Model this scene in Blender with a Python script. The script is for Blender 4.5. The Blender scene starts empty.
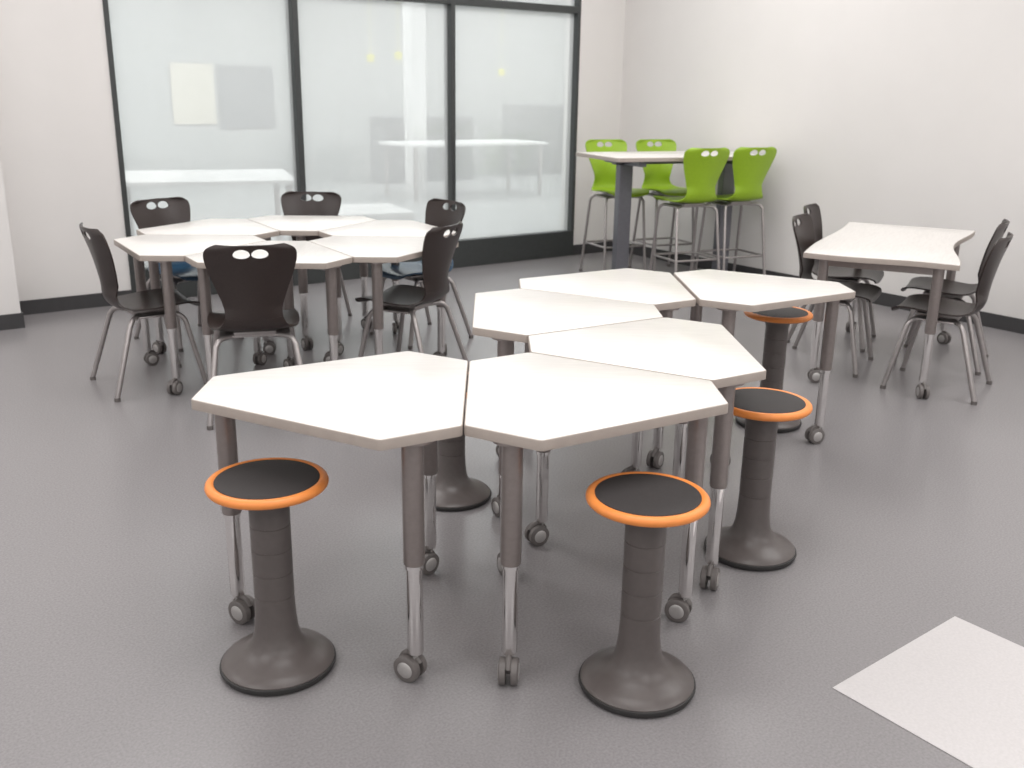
import bpy, bmesh, math
from mathutils import Vector, Matrix
D=bpy.data; COL=bpy.context.scene.collection
rad=math.radians
# ------------------------------------------------------------------ materials
def mat(name,col,rough=.5,metal=0,spec=.5,noise=None,bump=None,coat=0):
    m=D.materials.new(name); m.use_nodes=True; nt=m.node_tree; b=nt.nodes['Principled BSDF']
    b.inputs['Base Color'].default_value=(*col,1); b.inputs['Roughness'].default_value=rough
    b.inputs['Metallic'].default_value=metal; b.inputs['Specular IOR Level'].default_value=spec
    b.inputs['Coat Weight'].default_value=coat
    tc=nt.nodes.new('ShaderNodeTexCoord')
    if noise:
        sc,amt,stretch=noise
        mp=nt.nodes.new('ShaderNodeMapping'); mp.inputs['Scale'].default_value=stretch
        nz=nt.nodes.new('ShaderNodeTexNoise'); nz.inputs['Scale'].default_value=sc; nz.inputs['Detail'].default_value=4
        rp=nt.nodes.new('ShaderNodeValToRGB')
        rp.color_ramp.elements[0].position=.3; rp.color_ramp.elements[1].position=.7
        rp.color_ramp.elements[0].color=(*[c*(1-amt) for c in col],1)
        rp.color_ramp.elements[1].color=(*[min(1,c*(1+amt)) for c in col],1)
        nt.links.new(tc.outputs['Object'],mp.inputs[0]); nt.links.new(mp.outputs[0],nz.inputs['Vector'])
        nt.links.new(nz.outputs[0],rp.inputs[0]); nt.links.new(rp.outputs[0],b.inputs['Base Color'])
    if bump:
        sc,st=bump
        n2=nt.nodes.new('ShaderNodeTexNoise'); n2.inputs['Scale'].default_value=sc
        bp=nt.nodes.new('ShaderNodeBump'); bp.inputs['Strength'].default_value=st; bp.inputs['Distance'].default_value=.002
        nt.links.new(tc.outputs['Object'],n2.inputs['Vector']); nt.links.new(n2.outputs[0],bp.inputs['Height'])
        nt.links.new(bp.outputs[0],b.inputs['Normal'])
    return m
M={}
M['wall']=mat('wall_paint',(.74,.715,.70),.75,noise=(3,.012,(1,1,1)),bump=(180,.12))
M['ceil']=mat('ceiling_paint',(.85,.85,.84),.9,noise=(5,.01,(1,1,1)))
M['floor']=mat('speckled_rubber_floor',(.25,.237,.242),.27,noise=(140,.12,(1,1,1)),bump=(220,.03))
M['tile']=mat('pale_floor_tile',(.56,.535,.535),.35,noise=(120,.05,(1,1,1)))
M['base']=mat('dark_rubber_baseboard',(.05,.048,.05),.5,noise=(20,.05,(1,1,1)))
M['frame']=mat('charcoal_aluminium_frame',(.06,.064,.064),.45,.3,noise=(30,.05,(1,1,1)))
M['top']=mat('white_woodgrain_laminate',(.735,.705,.675),.30,noise=(9,.055,(1,12,1)))
M['edge']=mat('taupe_edge_band',(.38,.325,.29),.5,noise=(30,.04,(1,1,1)))
M['sleeve']=mat('grey_brown_painted_steel',(.30,.262,.25),.34,.6,noise=(60,.05,(1,1,1)))
M['chrome']=mat('brushed_chrome',(.82,.80,.79),.12,1,noise=(40,.04,(1,1,8)))
M['cdark']=mat('caster_dark_rubber',(.14,.125,.12),.45,noise=(40,.08,(1,1,1)))
M['clight']=mat('caster_silver_hub',(.50,.48,.47),.35,.6,noise=(40,.05,(1,1,1)))
M['black']=mat('dark_brown_plastic',(.030,.020,.018),.34,noise=(90,.1,(1,1,1)),bump=(300,.15))
M['blue']=mat('dark_plastic_blue_sheen',(.025,.07,.13),.32,noise=(90,.1,(1,1,1)),bump=(300,.15))  # bluish window sheen on glossy dark seats, put into the base colour
M['green']=mat('lime_plastic',(.29,.46,.02),.4,noise=(90,.06,(1,1,1)),bump=(300,.1))
M['legm']=mat('silver_painted_steel',(.38,.35,.345),.35,.7,noise=(40,.05,(1,1,1)))
M['column']=mat('dark_grey_column_steel',(.17,.17,.19),.4,.4,noise=(40,.05,(1,1,1)))
M['stool']=mat('taupe_stool_plastic',(.108,.092,.088),.38,noise=(50,.05,(1,1,1)),bump=(300,.1))
M['stoolrub']=mat('black_base_rubber',(.03,.028,.028),.6,noise=(50,.1,(1,1,1)))
M['orange']=mat('orange_soft_ring',(.85,.28,.065),.42,noise=(50,.04,(1,1,1)))
M['pad']=mat('black_textured_pad',(.035,.03,.03),.7,noise=(400,.35,(1,1,1)),bump=(500,.4))
M['hallwall']=mat('hall_paint',(.50,.52,.515),.8,noise=(2,.03,(1,1,1)))
M['hallfloor']=mat('hall_floor',(.45,.465,.465),.3,noise=(4,.05,(1,1,1)))
M['cream']=mat('cream_board',(.80,.75,.62),.6,noise=(4,.02,(1,1,1)))
M['hgrey']=mat('grey_cabinet_laminate',(.20,.215,.23),.6,noise=(4,.05,(1,1,1)))
M['hdark']=mat('dark_shelf_laminate',(.09,.10,.11),.6,noise=(4,.05,(1,1,1)))
M['white']=mat('white_laminate',(.78,.78,.78),.5,noise=(4,.01,(1,1,1)))
M['yellow']=mat('yellow_plastic',(.85,.8,.05),.5,noise=(4,.02,(1,1,1)))
def glass():
    m=D.materials.new('hazy_window_film'); m.use_nodes=True; nt=m.node_tree; nt.nodes.remove(nt.nodes['Principled BSDF'])
    N=nt.nodes.new; L=nt.links.new
    tr=N('ShaderNodeBsdfTransparent'); tr.inputs[0].default_value=(.965,.98,.975,1)
    df=N('ShaderNodeBsdfDiffuse'); df.inputs[0].default_value=(.87,.87,.87,1)
    tl=N('ShaderNodeBsdfTranslucent'); tl.inputs[0].default_value=(.92,.93,.93,1)
    gl=N('ShaderNodeBsdfGlossy'); gl.inputs[0].default_value=(1,1,1,1); gl.inputs[1].default_value=.08
    a=N('ShaderNodeMixShader'); a.inputs[0].default_value=.5; L(df.outputs[0],a.inputs[1]); L(tl.outputs[0],a.inputs[2])
    nz=N('ShaderNodeTexNoise'); nz.inputs['Scale'].default_value=.8
    mr=N('ShaderNodeMapRange'); mr.inputs[3].default_value=.28; mr.inputs[4].default_value=.42; L(nz.outputs[0],mr.inputs[0])
    b=N('ShaderNodeMixShader'); L(mr.outputs[0],b.inputs[0]); L(tr.outputs[0],b.inputs[1]); L(a.outputs[0],b.inputs[2])
    c=N('ShaderNodeMixShader'); c.inputs[0].default_value=.05; L(b.outputs[0],c.inputs[1]); L(gl.outputs[0],c.inputs[2])
    L(c.outputs[0],nt.nodes['Material Output'].inputs[0]); return m
M['glass']=glass()
# ------------------------------------------------------------------ mesh helpers
def obj(name,me,mats,parent=None,loc=(0,0,0),rot=0):
    o=D.objects.new(name,me); COL.objects.link(o)
    for k in mats: me.materials.append(M[k])
    o.location=loc; o.rotation_euler=(0,0,rot)
    if parent: o.parent=parent
    return o
def from_bm(name,bm,smooth=False):
    bmesh.ops.recalc_face_normals(bm,faces=bm.faces)
    me=D.meshes.new(name); bm.to_mesh(me); bm.free()
    if smooth:
        for p in me.polygons: p.use_smooth=True
        try: me.set_sharp_from_angle(angle=rad(40))
        except Exception: pass
    return me
def add_box(bm,x0,x1,y0,y1,z0,z1,mi=0,bev=0,mtx=None):
    r=bmesh.ops.create_cube(bm,size=1); vs=r['verts']
    for v in vs:
        v.co=Vector(((x0+x1)/2+v.co.x*(x1-x0),(y0+y1)/2+v.co.y*(y1-y0),(z0+z1)/2+v.co.z*(z1-z0)))
    fs=list({f for v in vs for f in v.link_faces})
    for f in fs: f.material_index=mi
    if bev:
        es=list({e for v in vs for e in v.link_edges})
        r2=bmesh.ops.bevel(bm,geom=es,offset=bev,segments=2,affect='EDGES',profile=.5)
        for f in r2['faces']: f.material_index=mi
        vs=list({v for f in r2['faces'] for v in f.verts}|{v for v in vs if v.is_valid})
    if mtx:
        for v in vs: v.co=mtx@v.co
    return vs
def add_tube(bm,pts,radii,seg=16,mi=0,cap=True):
    pts=[Vector(p) for p in pts]; n=len(pts)
    if not hasattr(radii,'__len__'): radii=[radii]*n
    rings=[]; prev=None
    for i,p in enumerate(pts):
        t=(pts[min(i+1,n-1)]-pts[max(i-1,0)]).normalized()
        if prev is None:
            a=Vector((1,0,0)) if abs(t.x)<.8 else Vector((0,1,0))
            nrm=(a-t*a.dot(t)).normalized()
        else: nrm=(prev-t*prev.dot(t)).normalized()
        prev=nrm; bn=t.cross(nrm)
        rings.append([bm.verts.new(p+(nrm*math.cos(2*math.pi*k/seg)+bn*math.sin(2*math.pi*k/seg))*radii[i]) for k in range(seg)])
    for i in range(n-1):
        for k in range(seg):
            f=bm.faces.new((rings[i][k],rings[i][(k+1)%seg],rings[i+1][(k+1)%seg],rings[i+1][k])); f.material_index=mi
    if cap:
        f=bm.faces.new(rings[0][::-1]); f.material_index=mi
        f=bm.faces.new(rings[-1]); f.material_index=mi
def add_lathe(bm,prof,seg=48,mi=0,closed=False,axis=None):
    rings=[]
    for r,z in prof:
        if r<1e-6: rings.append([bm.verts.new((0,0,z))])
        else: rings.append([bm.verts.new((r*math.cos(2*math.pi*k/seg),r*math.sin(2*math.pi*k/seg),z)) for k in range(seg)])
    m=len(rings); rng=range(m if closed else m-1); out=[v for r in rings for v in r]
    for i in rng:
        A=rings[i];B=rings[(i+1)%m]
        for k in range(seg):
            if len(A)==1 and len(B)==1: continue
            if len(A)==1: vs=(A[0],B[(k+1)%seg],B[k])
            elif len(B)==1: vs=(A[k],A[(k+1)%seg],B[0])
            else: vs=(A[k],A[(k+1)%seg],B[(k+1)%seg],B[k])
            f=bm.faces.new(vs); f.material_index=mi
    return out
def smooth_path(pts,n=6):
    P=[Vector(p) for p in pts]; out=[]
    for i in range(len(P)-1):
        p0=P[max(i-1,0)];p1=P[i];p2=P[i+1];p3=P[min(i+2,len(P)-1)]
        for k in range(n):
            t=k/n
            out.append(.5*((2*p1)+(p2-p0)*t+(2*p0-5*p1+4*p2-p3)*t*t+(3*p1-p0-3*p2+p3)*t**3))
    out.append(P[-1]); return out
def fillet(pts,r,n=5):
    out=[]; m=len(pts)
    for i in range(m):
        p=Vector(pts[i]);a=(Vector(pts[i-1])-p);b=(Vector(pts[(i+1)%m])-p)
        an=a.normalized();bn=b.normalized(); ang=an.angle(bn)
        d=min(r/math.tan(ang/2),a.length*.45,b.length*.45)
        s=p+an*d;e=p+bn*d
        for k in range(n+1):
            t=k/n; out.append(s*(1-t)**2+p*2*t*(1-t)+e*t*t)
    return out
def prism(name,pts,z0,z1,bev=.003):
    bm=bmesh.new()
    lo=[bm.verts.new((p[0],p[1],z0)) for p in pts]; hi=[bm.verts.new((p[0],p[1],z1)) for p in pts]
    n=len(pts)
    ft=bm.faces.new(hi); fb=bm.faces.new(lo[::-1]); ft.material_index=0; fb.material_index=1
    for i in range(n):
        f=bm.faces.new((lo[i],lo[(i+1)%n],hi[(i+1)%n],hi[i])); f.material_index=1
    bmesh.ops.recalc_face_normals(bm,faces=bm.faces)
    es=[e for e in bm.edges if all(v in set(hi) for v in e.verts)]
    bmesh.ops.bevel(bm,geom=es,offset=bev,segments=2,affect='EDGES',profile=.5,material=1)
    return from_bm(name,bm,True)
def empty(name,loc=(0,0,0),rot=0):
    o=D.objects.new(name,None); o.empty_display_size=.2; COL.objects.link(o); o.location=loc; o.rotation_euler=(0,0,rot); return o
def tag(o,label,cat,group=None):
    o['label']=label; o['category']=cat
    if group: o['group']=group
def clone(root,loc,rot):
    def cp(o,par):
        n=o.copy(); COL.objects.link(n)
        if par: n.parent=par
        for c in list(o.children): cp(c,n)
        return n
    r=cp(root,None); r.location=loc; r.rotation_euler=(0,0,rot); return r
# ------------------------------------------------------------------ room frame
C0=Vector((1.03,9.91,0)); RA=math.atan2(.593,.805)
def RW(a,b,z=0): return Vector((C0.x+a*math.cos(RA)-b*math.sin(RA),C0.y+a*math.sin(RA)+b*math.cos(RA),z))
def rbox(name,boxes,m,structure=True,bev=0):
    bm=bmesh.new()
    for (a0,a1,b0,b1,z0,z1) in boxes: add_box(bm,a0,a1,b0,b1,z0,z1,0,bev)
    o=obj(name,from_bm(name,bm),[m],None,C0,RA)
    if structure: o['kind']='structure'
    return o
HT=3.7
WL,W1,W2,WR=-4.80,-3.40,-1.965,-.56
bm=bmesh.new(); add_box(bm,-14,13,-13,12,-.1,0,0)
tp=[(.893,2.307),(1.40,2.70),(1.78,2.19),(1.273,1.797)]
inv=Matrix.Rotation(-RA,4,'Z')
vs=[bm.verts.new(inv@(Vector((x,y,0))-C0)+Vector((0,0,.0015))) for x,y in tp]
f=bm.faces.new(vs); f.material_index=1
fl=obj('floor',from_bm('floor',bm),['floor','tile'],None,C0,RA); fl['kind']='structure'
rbox('ceiling',[(-14,13,-13,12,HT,HT+.1)],'ceil')
rbox('wall_back',[(-5.62,WL,0,.2,0,HT),(WR,.2,0,.2,0,HT),(WL,WR,0,.2,3.05,HT)],'wall')
rbox('wall_right',[(0,.2,-13,0,0,HT)],'wall')
rbox('wall_left',[(-14,-5.62,-.40,.2,0,HT)],'wall')
rbox('baseboard_back',[(-5.62,WL,-.012,0,0,.10),(WR,-.012,-.012,0,0,.10)],'base')
rbox('baseboard_right',[(-.012,0,-13,0,0,.10)],'base')
rbox('baseboard_left',[(-14,-5.608,-.412,-.40,0,.10),(-5.62,-5.608,-.40,-.012,0,.10)],'base')
fd0,fd1=-.012,.10
rbox('trim_1',[(WL,WR,fd0,fd1,0,.245)],'frame',bev=.004)
rbox('trim_2',[(WL,WR,fd0,fd1,2.245,2.305)],'frame',bev=.004)
rbox('trim_3',[(WL,WR,fd0,fd1,2.99,3.05)],'frame',bev=.004)
for i,(a,w) in enumerate([(WL,.035),(W1,.05),(W2,.045),(WR-.035,.035)]):
    a0=a if i in(0,3) else a-w/2
    rbox('trim_%d'%(i+4),[(a0,a0+w,fd0-.002,fd1+.002,.245,2.99)],'frame',bev=.004)
for i,(x0,x1) in enumerate([(WL+.035,W1-.025),(W1+.025,W2-.0225),(W2+.0225,WR-.035)]):
    o=rbox('window_%d'%(i+1),[(x0,x1,.045,.053,.245,2.245),(x0,x1,.045,.053,2.305,2.99)],'glass')
rbox('wall_far',[(-14,13,9,9.2,0,HT)],'hallwall')
rbox('wall_far_side',[(12.8,13,.2,9,0,HT)],'hallwall')
rbox('wall_far_end',[(-14,-13.8,.2,9,0,HT)],'hallwall')
bm=bmesh.new(); add_box(bm,-13.8,12.8,.13,9,0,.004); o=obj('floor_hall',from_bm('floor_hall',bm),['hallfloor'],None,C0,RA); o['kind']='structure'
def wboard(name,a,z,w,h,m,label,cat):
    bm=bmesh.new(); add_box(bm,-w/2,w/2,-.03,0,-h/2,h/2,0,.005)
    p=RW(a,8.99,z); o=obj(name,from_bm(name,bm),[m],None,p,RA); tag(o,label,cat)
wboard('notice_board',-1.2,1.42,.7,.95,'cream','cream board hanging on the wall of the hall','notice board')
wboard('notice_board',-.3,1.38,.95,1.0,'hgrey','grey board hanging on the wall of the hall','notice board')
def cabinet(a,b,w,d,h,label):
    r=empty('storage_cabinet',RW(a,b,.004),RA); tag(r,label,'cabinet')
    bm=bmesh.new(); add_box(bm,-w/2,w/2,-d/2,d/2,0,h,0,.006); obj('body',from_bm('body',bm),['hgrey'],r)
    n=3
    for i in range(n):
        bm=bmesh.new(); x0=-w/2+w*i/n+.01; add_box(bm,x0,x0+w/n-.02,-d/2-.018,-d/2,.06,h-.03,0,.003)
        dd=obj('door',from_bm('door',bm),['hdark'],r)
cabinet(2.3,7.6,1.8,.5,1.1,'grey storage cabinet standing in the glazed hall')
cabinet(5.2,7.9,1.6,.5,1.3,'tall grey storage cabinet standing in the glazed hall')
def hall_table(p,rot,w,d,h,label,legr=.03):
    r=empty('hall_table',p,rot); tag(r,label,'table')
    bm=bmesh.new(); add_box(bm,-w/2,w/2,-d/2,d/2,h-.04,h,0,.006); obj('tabletop',from_bm('t',bm),['white'],r)
    for sx in(-1,1):
        for sy in(-1,1):
            bm=bmesh.new(); add_tube(bm,[(sx*(w/2-.08),sy*(d/2-.08),0),(sx*(w/2-.08),sy*(d/2-.08),h-.04)],legr,12)
            obj('leg',from_bm('l',bm,True),['legm'],r)
hall_table((-2.95,9.35,.004),RA-.3,1.6,1.3,.74,'white rectangular table standing in the glazed hall')
hall_table(RW(1.6,5.2,.004),RA,2.4,1.0,.8,'long white table standing in the glazed hall')
bm=bmesh.new(); add_box(bm,-.5,.5,-.4,.4,.06,.45,0,.02); add_box(bm,-.45,.45,-.35,.35,0,.06)
o=obj('low_bench',from_bm('low_bench',bm),['white'],None,(-1.55,9.3,.004),RA-.2); tag(o,'low white upholstered bench box in the hall','bench')
rbox('trim_8',[(1.1,1.35,5.9,6.15,.004,HT)],'white')
for a,b,z in((1.0,7,1.95),(1.5,7,2.0),(3.9,7.5,1.8)):
    bm=bmesh.new(); add_lathe(bm,[(0,0),(.05,.0),(.07,.09),(.03,.12),(0,.12)],20); add_tube(bm,[(0,0,.12),(0,0,HT-z)],.004,6)
    o=obj('pendant_lamp',from_bm('pendant_lamp',bm,True),['yellow'],None,RW(a,b,z)); tag(o,'small yellow pendant lamp hanging from the hall ceiling','lamp','yellow pendants in the hall')
# ------------------------------------------------------------------ caster / legs / triangular tables
def caster_mesh():
    bm=bmesh.new(); R=.038
    for s in(-1,1):
        vs=add_lathe(bm,[(0,-.011),(R*.55,-.011),(R*.6,-.009),(R,-.009),(R,.007),(R*.9,.010),(R*.62,.010)],28,0)
        v2=add_lathe(bm,[(R*.62,.010),(R*.55,.012),(R*.2,.013),(0,.013)],28,1)
        mt=Matrix.Translation((-.018,s*.017,R))@Matrix.Rotation(-s*math.pi/2,4,'X')
        for v in vs+v2: v.co=mt@v.co
    add_tube(bm,[(-.018,-.02,R),(-.018,.02,R)],.007,12,1)
    add_box(bm,-.030,-.002,-.0055,.0055,R*.9,R*2+.002,0,.002)
    add_tube(bm,smooth_path([(-.045,0,R*1.5),(-.03,0,R*2.05),(-.005,0,R*2.05),(.014,0,R*1.5)],4),.0085,10,0)
    add_tube(bm,[(0,0,R*1.7),(0,0,.095)],.009,14,1)
    return from_bm('caster',bm,True)
CM=caster_mesh()
for k in('cdark','clight'): CM.materials.append(M[k])
def leg_meshes(h,split):
    bm=bmesh.new(); add_tube(bm,[(0,0,split),(0,0,split+.004),(0,0,h-.008)],[.0265,.028,.028],24)
    add_lathe(bm,[(0,h-.008),(.055,h-.008),(.055,h),(0,h)],24)
    a=from_bm('leg',bm,True); a.materials.append(M['sleeve'])
    bm=bmesh.new(); add_tube(bm,[(0,0,.085),(0,0,.09),(0,0,split+.02)],[.019,.0215,.0215],24)
    add_tube(bm,[(0,0,split-.012),(0,0,split)],.0245,24)
    b=from_bm('lower_tube',bm,True); b.materials.append(M['chrome'])
    return a,b
TH=.74; TT=.028
LM=leg_meshes(TH-TT,.355)
def add_leg(root,x,y,crot):
    l=D.objects.new('leg',LM[0]); COL.objects.link(l); l.parent=root; l.location=(x,y,0)
    t=D.objects.new('lower_tube',LM[1]); COL.objects.link(t); t.parent=l; t['label']='chrome telescopic lower tube'
    c=D.objects.new('caster',CM); COL.objects.link(c); c.parent=l; c.rotation_euler=(0,0,crot); c['label']='grey twin-wheel caster'
A_,C_=1.0645,.223; R0=A_/math.sqrt(3)
def tri_pts(a,c,sh=.0012):
    R=a/math.sqrt(3); V=[Vector((R*math.cos(k*2*math.pi/3),R*math.sin(k*2*math.pi/3))) for k in range(3)]
    out=[]
    for k in range(3):
        v=V[k]; p=V[k-1]; n=V[(k+1)%3]
        out.append(v+(p-v).normalized()*c); out.append(v+(n-v).normalized()*c)
    out=[q*(1-sh/ .3) for q in out]
    return fillet(out,.020,4)
TRI=prism('tabletop',tri_pts(A_,C_),TH-TT,TH); TRI.materials.append(M['top']); TRI.materials.append(M['edge'])
def tri_table(x,y,rot,label,group,cr=(0,0,0)):
    r=empty('classroom_table',(x,y,0),rot); tag(r,label,'table',group)
    t=D.objects.new('tabletop',TRI); COL.objects.link(t); t.parent=r
    for k in range(3):
        an=k*2*math.pi/3; add_leg(r,.363*math.cos(an),.363*math.sin(an),cr[k]-rot)
    return r
OX,OY,TW=-.1294,2.6371,.0244
def lat(lx,ly):
    lx*=A_;ly*=A_
    return OX+lx*math.cos(TW)-ly*math.sin(TW),OY+lx*math.sin(TW)+ly*math.cos(TW)
s3=math.sqrt(3)/2
gl='triangular tables in a winding row'; base='white clipped triangular table on chrome casters'
for lx,ly,rr,lb,cr,dx in[(-s3/3,0,math.pi,' ending the row',(2.6,-.5,.8),-.008),(s3/3,0,0,' beside orange-rimmed stool',(-.4,1.9,1.5),0),(2*s3/3,.5,math.pi,' in winding row',(.5,1.2,-.9),.004),
      (s3/3,1,0,' in winding row',(.3,2.5,-1),0),(2*s3/3,1.5,math.pi,' in winding row',(0,1,2),0),(4*s3/3,1.5,0,' near wavy table',(.3,1.3,2.2),.012)]:
    x,y=lat(lx,ly); r=tri_table(x+dx,y,TW+rr,base+lb,gl,cr)
    if lx<0: r.scale=(1.03,1.01,1); r.location.x-=.002
GX,GY,PH=-1.27,5.57,rad(-27)
for k in range(6):
    an=PH+k*math.pi/3
    tri_table(GX+R0*math.cos(an),GY+R0*math.sin(an),an+math.pi,'white triangular table on casters, in a hexagonal ring','triangular tables in a ring',(k*1.1,k*.7+1,k*1.9))
# ------------------------------------------------------------------ wavy table
def wavy():
    r=empty('classroom_table',(2.265,5.745,0),rad(63)); tag(r,'white wavy-edged table on casters between black chairs','table')
    L,W=1.53,.78; pts=[]; n=28
    for i in range(n+1):
        t=i/n; pts.append((-L/2+L*t,-W/2+.075*math.sin(math.pi*t)**2))
    for i in range(1,9):
        t=i/9; pts.append((L/2,-W/2+W*t))
    for i in range(n+1):
        t=i/n; pts.append((L/2-L*t,W/2-.014*math.sin(2*math.pi*t)))
    for i in range(1,9):
        t=i/9; pts.append((-L/2-.02*math.sin(2*math.pi*t),W/2-W*t))
    me=prism('tabletop',[Vector(p) for p in pts],TH-TT,TH,.003); o=obj('tabletop',me,['top','edge'],r)
    for sx,sy,c in((-1,-1,.4),(-1,1,2),(1,-1,1),(1,1,3)): add_leg(r,sx*.68,sy*.29,c)
    bm=bmesh.new()
    for sy in(-1,1): add_box(bm,-.66,.66,sy*.29-.012,sy*.29+.012,TH-TT-.045,TH-TT-.002)
    for sx in(-1,1): add_box(bm,sx*.68-.012,sx*.68+.012,-.27,.27,TH-TT-.045,TH-TT-.002)
    obj('under_frame',from_bm('under_frame',bm),['sleeve'],r)
wavy()
# ------------------------------------------------------------------ chairs
PROF=[(.235,.415),(.225,.437),(.17,.450),(.08,.448),(-.03,.438),(-.12,.437),(-.175,.458),(-.200,.505),(-.208,.57),(-.220,.65),(-.238,.735),(-.260,.81),(-.272,.85),(-.277,.868)]
HW=[.160,.190,.208,.220,.215,.188,.155,.132,.134,.160,.190,.207,.196,.150]
def shell(i0,i1,dz,hole):
    P=smooth_path([(p[0],p[1],h) for p,h in zip(PROF,HW)],4)[i0*4:i1*4+1]
    M_=14; bm=bmesh.new(); rows=[]
    for k,p in enumerate(P):
        idx=i0+k/4; back=max(0,min(1,(idx-5)/3)); row=[]
        for j in range(M_+1):
            t=-1+2*j/M_; crv=(.016*(1-back)+.040*back)*t*t
            row.append(bm.verts.new((p.x+crv*back,p.z*t,p.y+dz+crv*(1-back))))
        rows.append(row)
    for a in range(len(rows)-1):
        for j in range(M_): bm.faces.new((rows[a][j],rows[a+1][j],rows[a+1][j+1],rows[a][j+1]))
    me=from_bm('shell',bm,True); o=D.objects.new('tmp',me); COL.objects.link(o)
    s=o.modifiers.new('s','SOLIDIFY'); s.thickness=.009; s.offset=0
    cut=None
    if hole:
        cb=bmesh.new()
        for yc in(-.041,.041):
            n=24; lo=[];hi=[]
            for q in range(n):
                an=2*math.pi*q/n; yy=yc+.038*math.cos(an); zz=dz+.824+.026*math.sin(an)*(1 if math.sin(an)>0 else .7)
                lo.append(cb.verts.new((-.36,yy,zz))); hi.append(cb.verts.new((-.15,yy,zz)))
            cb.faces.new(lo[::-1]); cb.faces.new(hi)
            for q in range(n): cb.faces.new((lo[q],lo[(q+1)%n],hi[(q+1)%n],hi[q]))
        cme=from_bm('cut',cb); cut=D.objects.new('cut',cme); COL.objects.link(cut)
        b=o.modifiers.new('b','BOOLEAN'); b.object=cut; b.operation='DIFFERENCE'; b.solver='EXACT'; b.use_self=True
    dg=bpy.context.evaluated_depsgraph_get(); dg.update()
    res=D.meshes.new_from_object(o.evaluated_get(dg))
    D.objects.remove(o)
    if cut: D.objects.remove(cut)
    for p in res.polygons: p.use_smooth=True
    try: res.set_sharp_from_angle(angle=rad(40))
    except Exception: pass
    return res
def chair_proto(kind,colk):
    dz=.285 if kind=='stool' else 0
    r=empty('bar_chair' if dz else 'classroom_chair')
    seat=shell(0,7,dz,False); seat.name='seat'; seat.materials.clear(); back=shell(7,13,dz,True); back.name='backrest'; back.materials.clear()
    s=obj('seat',seat,[colk],r); b=obj('backrest',back,[colk if kind=='stool' else 'black'],r)
    z=.43+dz
    bm=bmesh.new(); add_box(bm,-.10,.12,-.10,.10,z-.022,z-.002,0,.006); add_box(bm,-.09,.11,-.17,.17,z-.034,z-.022,0,.005)
    obj('under_seat_frame',from_bm('under_seat_frame',bm,True),['legm'],r)
    if dz: tips=[(.20,.205),(.20,-.205),(-.23,.210),(-.23,-.210)]
    else: tips=[(.215,.225),(.215,-.225),(-.255,.235),(-.255,-.235)]
    for tx,ty in tips:
        sx=1 if tx>0 else -1; sy=1 if ty>0 else -1
        st=(sx*.06,sy*.09,z-.028); k1=(sx*.115,sy*.160,z-.030); k2=(sx*.142,sy*.185,z-.062)
        pts=smooth_path([st,k1,k2],5)[:-1]+[Vector(k2),Vector((tx,ty,.012))]
        bm=bmesh.new(); add_tube(bm,pts,.0135 if not dz else .0115,14,0)
        add_tube(bm,[(tx,ty,0),(tx,ty,.02)],.0155,14,1)
        obj('leg',from_bm('leg',bm,True),['legm','cdark'],r)
    if dz:
        zz=.27; f=1-zz/(z-.062)
        ring=[]
        for tx,ty in[(tips[0]),(tips[1]),(tips[3]),(tips[2])]:
            sx=1 if tx>0 else -1; sy=1 if ty>0 else -1
            ring.append(Vector((sx*.142+(tx-sx*.142)*f,sy*.185+(ty-sy*.185)*f)))
        ring=fillet(ring,.05,5); pts=[(p.x,p.y,zz) for p in ring]; pts.append(pts[0])
        bm=bmesh.new(); add_tube(bm,pts,.009,10,0,False); obj('footrest',from_bm('footrest',bm,True),['legm'],r)
    return r
def place_chairs(proto,lst,group):
    for i,(x,y,ang,lb) in enumerate(lst):
        if i==0: r=proto; r.location=(x,y,0); r.rotation_euler=(0,0,rad(ang))
        else: r=clone(proto,(x,y,0),rad(ang))
        tag(r,lb,'chair',group)
gr='dark classroom chairs at the ring of tables'
place_chairs(chair_proto('chair','black'),[
 (-1.27,4.63,106,'dark brown plastic chair with handle holes, at ringed tables'),
 (-1.96,5.06,37,'dark brown plastic chair with silver legs, turned sideways'),
 (-1.40,6.50,-90,'dark brown plastic chair with silver legs, at ringed tables'),
 (-.58,5.28,156,'dark brown plastic chair with silver legs, beside ringed tables')],gr)
place_chairs(chair_proto('chair','blue'),[
 (-2.06,6.03,-38,'dark plastic chair with painted blue sheen on seat, at ringed tables'),
 (-.62,6.18,-140,'dark plastic chair with painted blue sheen on seat, at ringed tables')],gr)
place_chairs(chair_proto('chair','black'),[
 (2.37,5.23,146,'dark brown plastic chair with silver legs, at wavy table'),
 (2.63,5.80,150,'dark brown plastic chair with silver legs, at wavy table'),
 (1.91,5.68,-30,'dark brown plastic chair with silver legs, at wavy table'),
 (2.14,6.26,-28,'dark brown plastic chair with silver legs, at wavy table')],'dark classroom chairs at the wavy table')
place_chairs(chair_proto('stool','green'),[
 (1.40,7.93,113,'lime green bar-height chair with handle holes, at high table'),
 (1.82,8.14,114,'lime green bar-height chair with handle holes, near wall'),
 (.89,8.57,-66,'lime green bar-height chair with silver legs, at high table'),
 (1.35,8.74,-67,'lime green bar-height chair with silver legs, at high table')],'lime green bar chairs')
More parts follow.
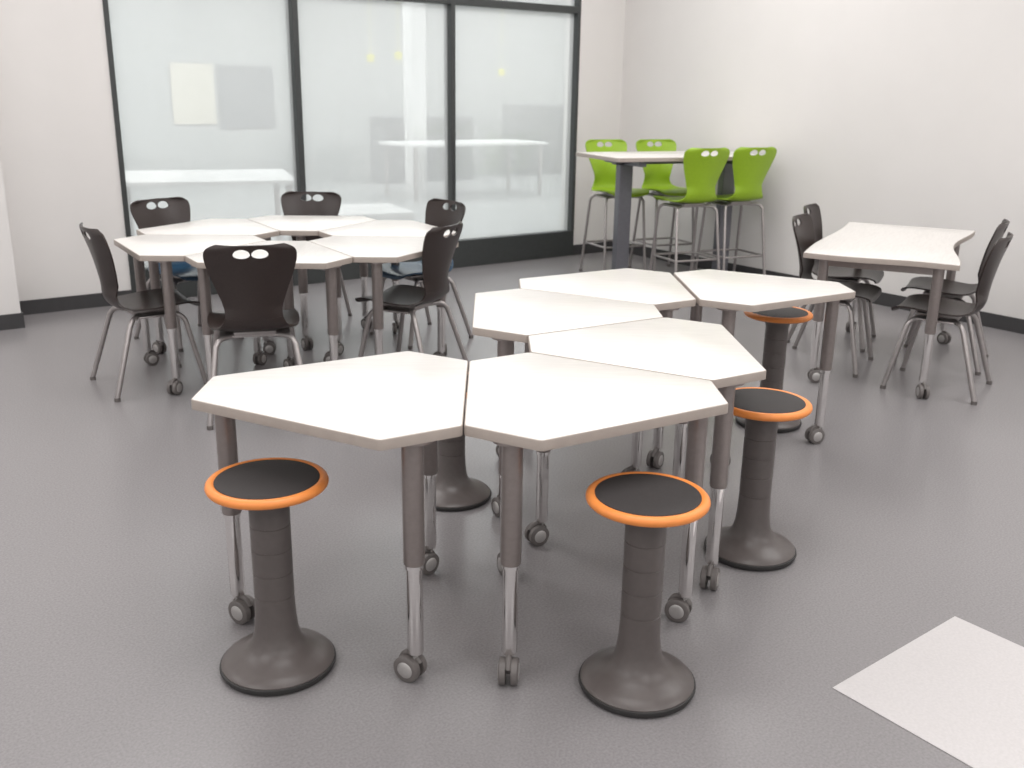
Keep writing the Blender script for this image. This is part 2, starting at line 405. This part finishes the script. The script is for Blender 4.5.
# ------------------------------------------------------------------ high table
def high_table():
    r=empty('high_table',(1.30,8.17,0),rad(22)); tag(r,'white high standing table with two dark grey columns','table')
    me=prism('tabletop',fillet([Vector((-.72,-.38)),Vector((.72,-.38)),Vector((.72,.38)),Vector((-.72,.38))],.03,4),1.045,1.075); obj('tabletop',me,['top','edge'],r)
    for sx in(-1,1):
        bm=bmesh.new(); x=.04+sx*.49
        add_box(bm,x-.058,x+.058,-.04,.04,.04,1.0,0,.006)
        obj('column',from_bm('column',bm),['column'],r)
        bm=bmesh.new(); add_box(bm,x-.04,x+.04,-.31,.31,0,.04,0,.008); obj('foot',from_bm('foot',bm),['column'],r)
    bm=bmesh.new(); add_box(bm,-.55,.6,-.03,.03,1.0,1.045)
    for sx in(-1,1): add_box(bm,.04+sx*.49-.03,.04+sx*.49+.03,-.3,.3,1.0,1.045)
    obj('under_frame',from_bm('under_frame',bm),['column'],r)
high_table()
# ------------------------------------------------------------------ wobble stools
def stool_proto():
    r=empty('wobble_stool')
    bm=bmesh.new()
    add_lathe(bm,[(0,.006),(.10,.004),(.145,0),(.156,.004),(.160,.014),(.159,.020),(.153,.022)],56,0)
    obj('base_ring',from_bm('base_ring',bm,True),['stoolrub'],r)['label']='black rubber base ring'
    bm=bmesh.new()
    prof=[(.155,.018),(.155,.024),(.148,.032),(.128,.042),(.105,.052),(.082,.068),(.067,.090),(.060,.12),(.056,.16),(.0545,.205)]
    for z in(.225,.295,.365,.435):
        prof+= [(.054,z-.006),(.054,z-.001),(.0522,z),(.0522,z+.003),(.054,z+.004),(.054,z+.009)]
    prof+=[(.054,.49),(.060,.512),(.078,.526),(.11,.533),(.143,.537),(.143,.542),(0,.542)]
    add_lathe(bm,prof,56,0)
    obj('column',from_bm('column',bm,True),['stool'],r)
    bm=bmesh.new(); pr=[]
    for k in range(14):
        an=2*math.pi*k/14; pr.append((.146+.0145*math.cos(an),.553+.0135*math.sin(an)))
    add_lathe(bm,pr,64,0,True)
    obj('seat_ring',from_bm('seat_ring',bm,True),['orange'],r)['label']='orange rubber rim'
    bm=bmesh.new(); add_lathe(bm,[(0,.543),(.136,.543),(.139,.560),(.136,.5655),(.10,.568),(0,.569)],56,0)
    obj('seat_pad',from_bm('seat_pad',bm,True),['pad'],r)['label']='black textured seat pad'
    return r
sp=stool_proto(); lb='taupe wobble stool with orange rim'
for i,(x,y,t,sc) in enumerate([(-.645,2.38,' and round base',1),(.355,2.31,' and round base',1.005),(.855,3.13,' and round base, beside tables',1),(1.27,4.54,' and round base, beside tables',1),(-.235,3.58,', tucked under white tables',.84)]):
    if i==0: r=sp; r.location=(x,y,0)
    else: r=clone(sp,(x,y,0),i*.7)
    r.scale=(1,1,sc)
    tag(r,lb+t,'stool','wobble stools around the winding tables')
# ------------------------------------------------------------------ lights
def area(p,sx,sy,pw,rot=(0,0,0),col=(1,.985,.97)):
    l=D.lights.new('area','AREA'); l.shape='RECTANGLE'; l.size=sx; l.size_y=sy; l.energy=pw; l.color=col
    o=D.objects.new('ceiling_light',l); COL.objects.link(o); o.location=p; o.rotation_euler=rot; return o
for a in(-9.5,-5.5,-1.7):
    for b in(-9.5,-5.8,-2.2):
        area(RW(a,b,HT-.03),1.8,1.8,64,(0,0,RA))
for a in(-5,-1,3,7):
    for b in(2.2,6): area(RW(a,b,HT-.03),2,2,94,(0,0,RA),(.985,1,1))
w=D.worlds.new('world'); bpy.context.scene.world=w; w.use_nodes=True
bg=w.node_tree.nodes['Background']; bg.inputs[0].default_value=(1,.985,.97,1); bg.inputs[1].default_value=.78
bpy.context.scene.view_settings.view_transform='Standard'
# ------------------------------------------------------------------ camera
cd=D.cameras.new('camera'); cam=D.objects.new('camera',cd); COL.objects.link(cam)
cd.sensor_width=36; cd.lens=968.16/1024*36; cd.clip_end=100
cd.dof.use_dof=True; cd.dof.focus_distance=3.2; cd.dof.aperture_fstop=4
cam.matrix_world=Matrix.Translation((0,0,1.559))@Matrix.Rotation(rad(90-16.883),4,'X')@Matrix.Rotation(.0155,4,'Z')
bpy.context.scene.camera=cam
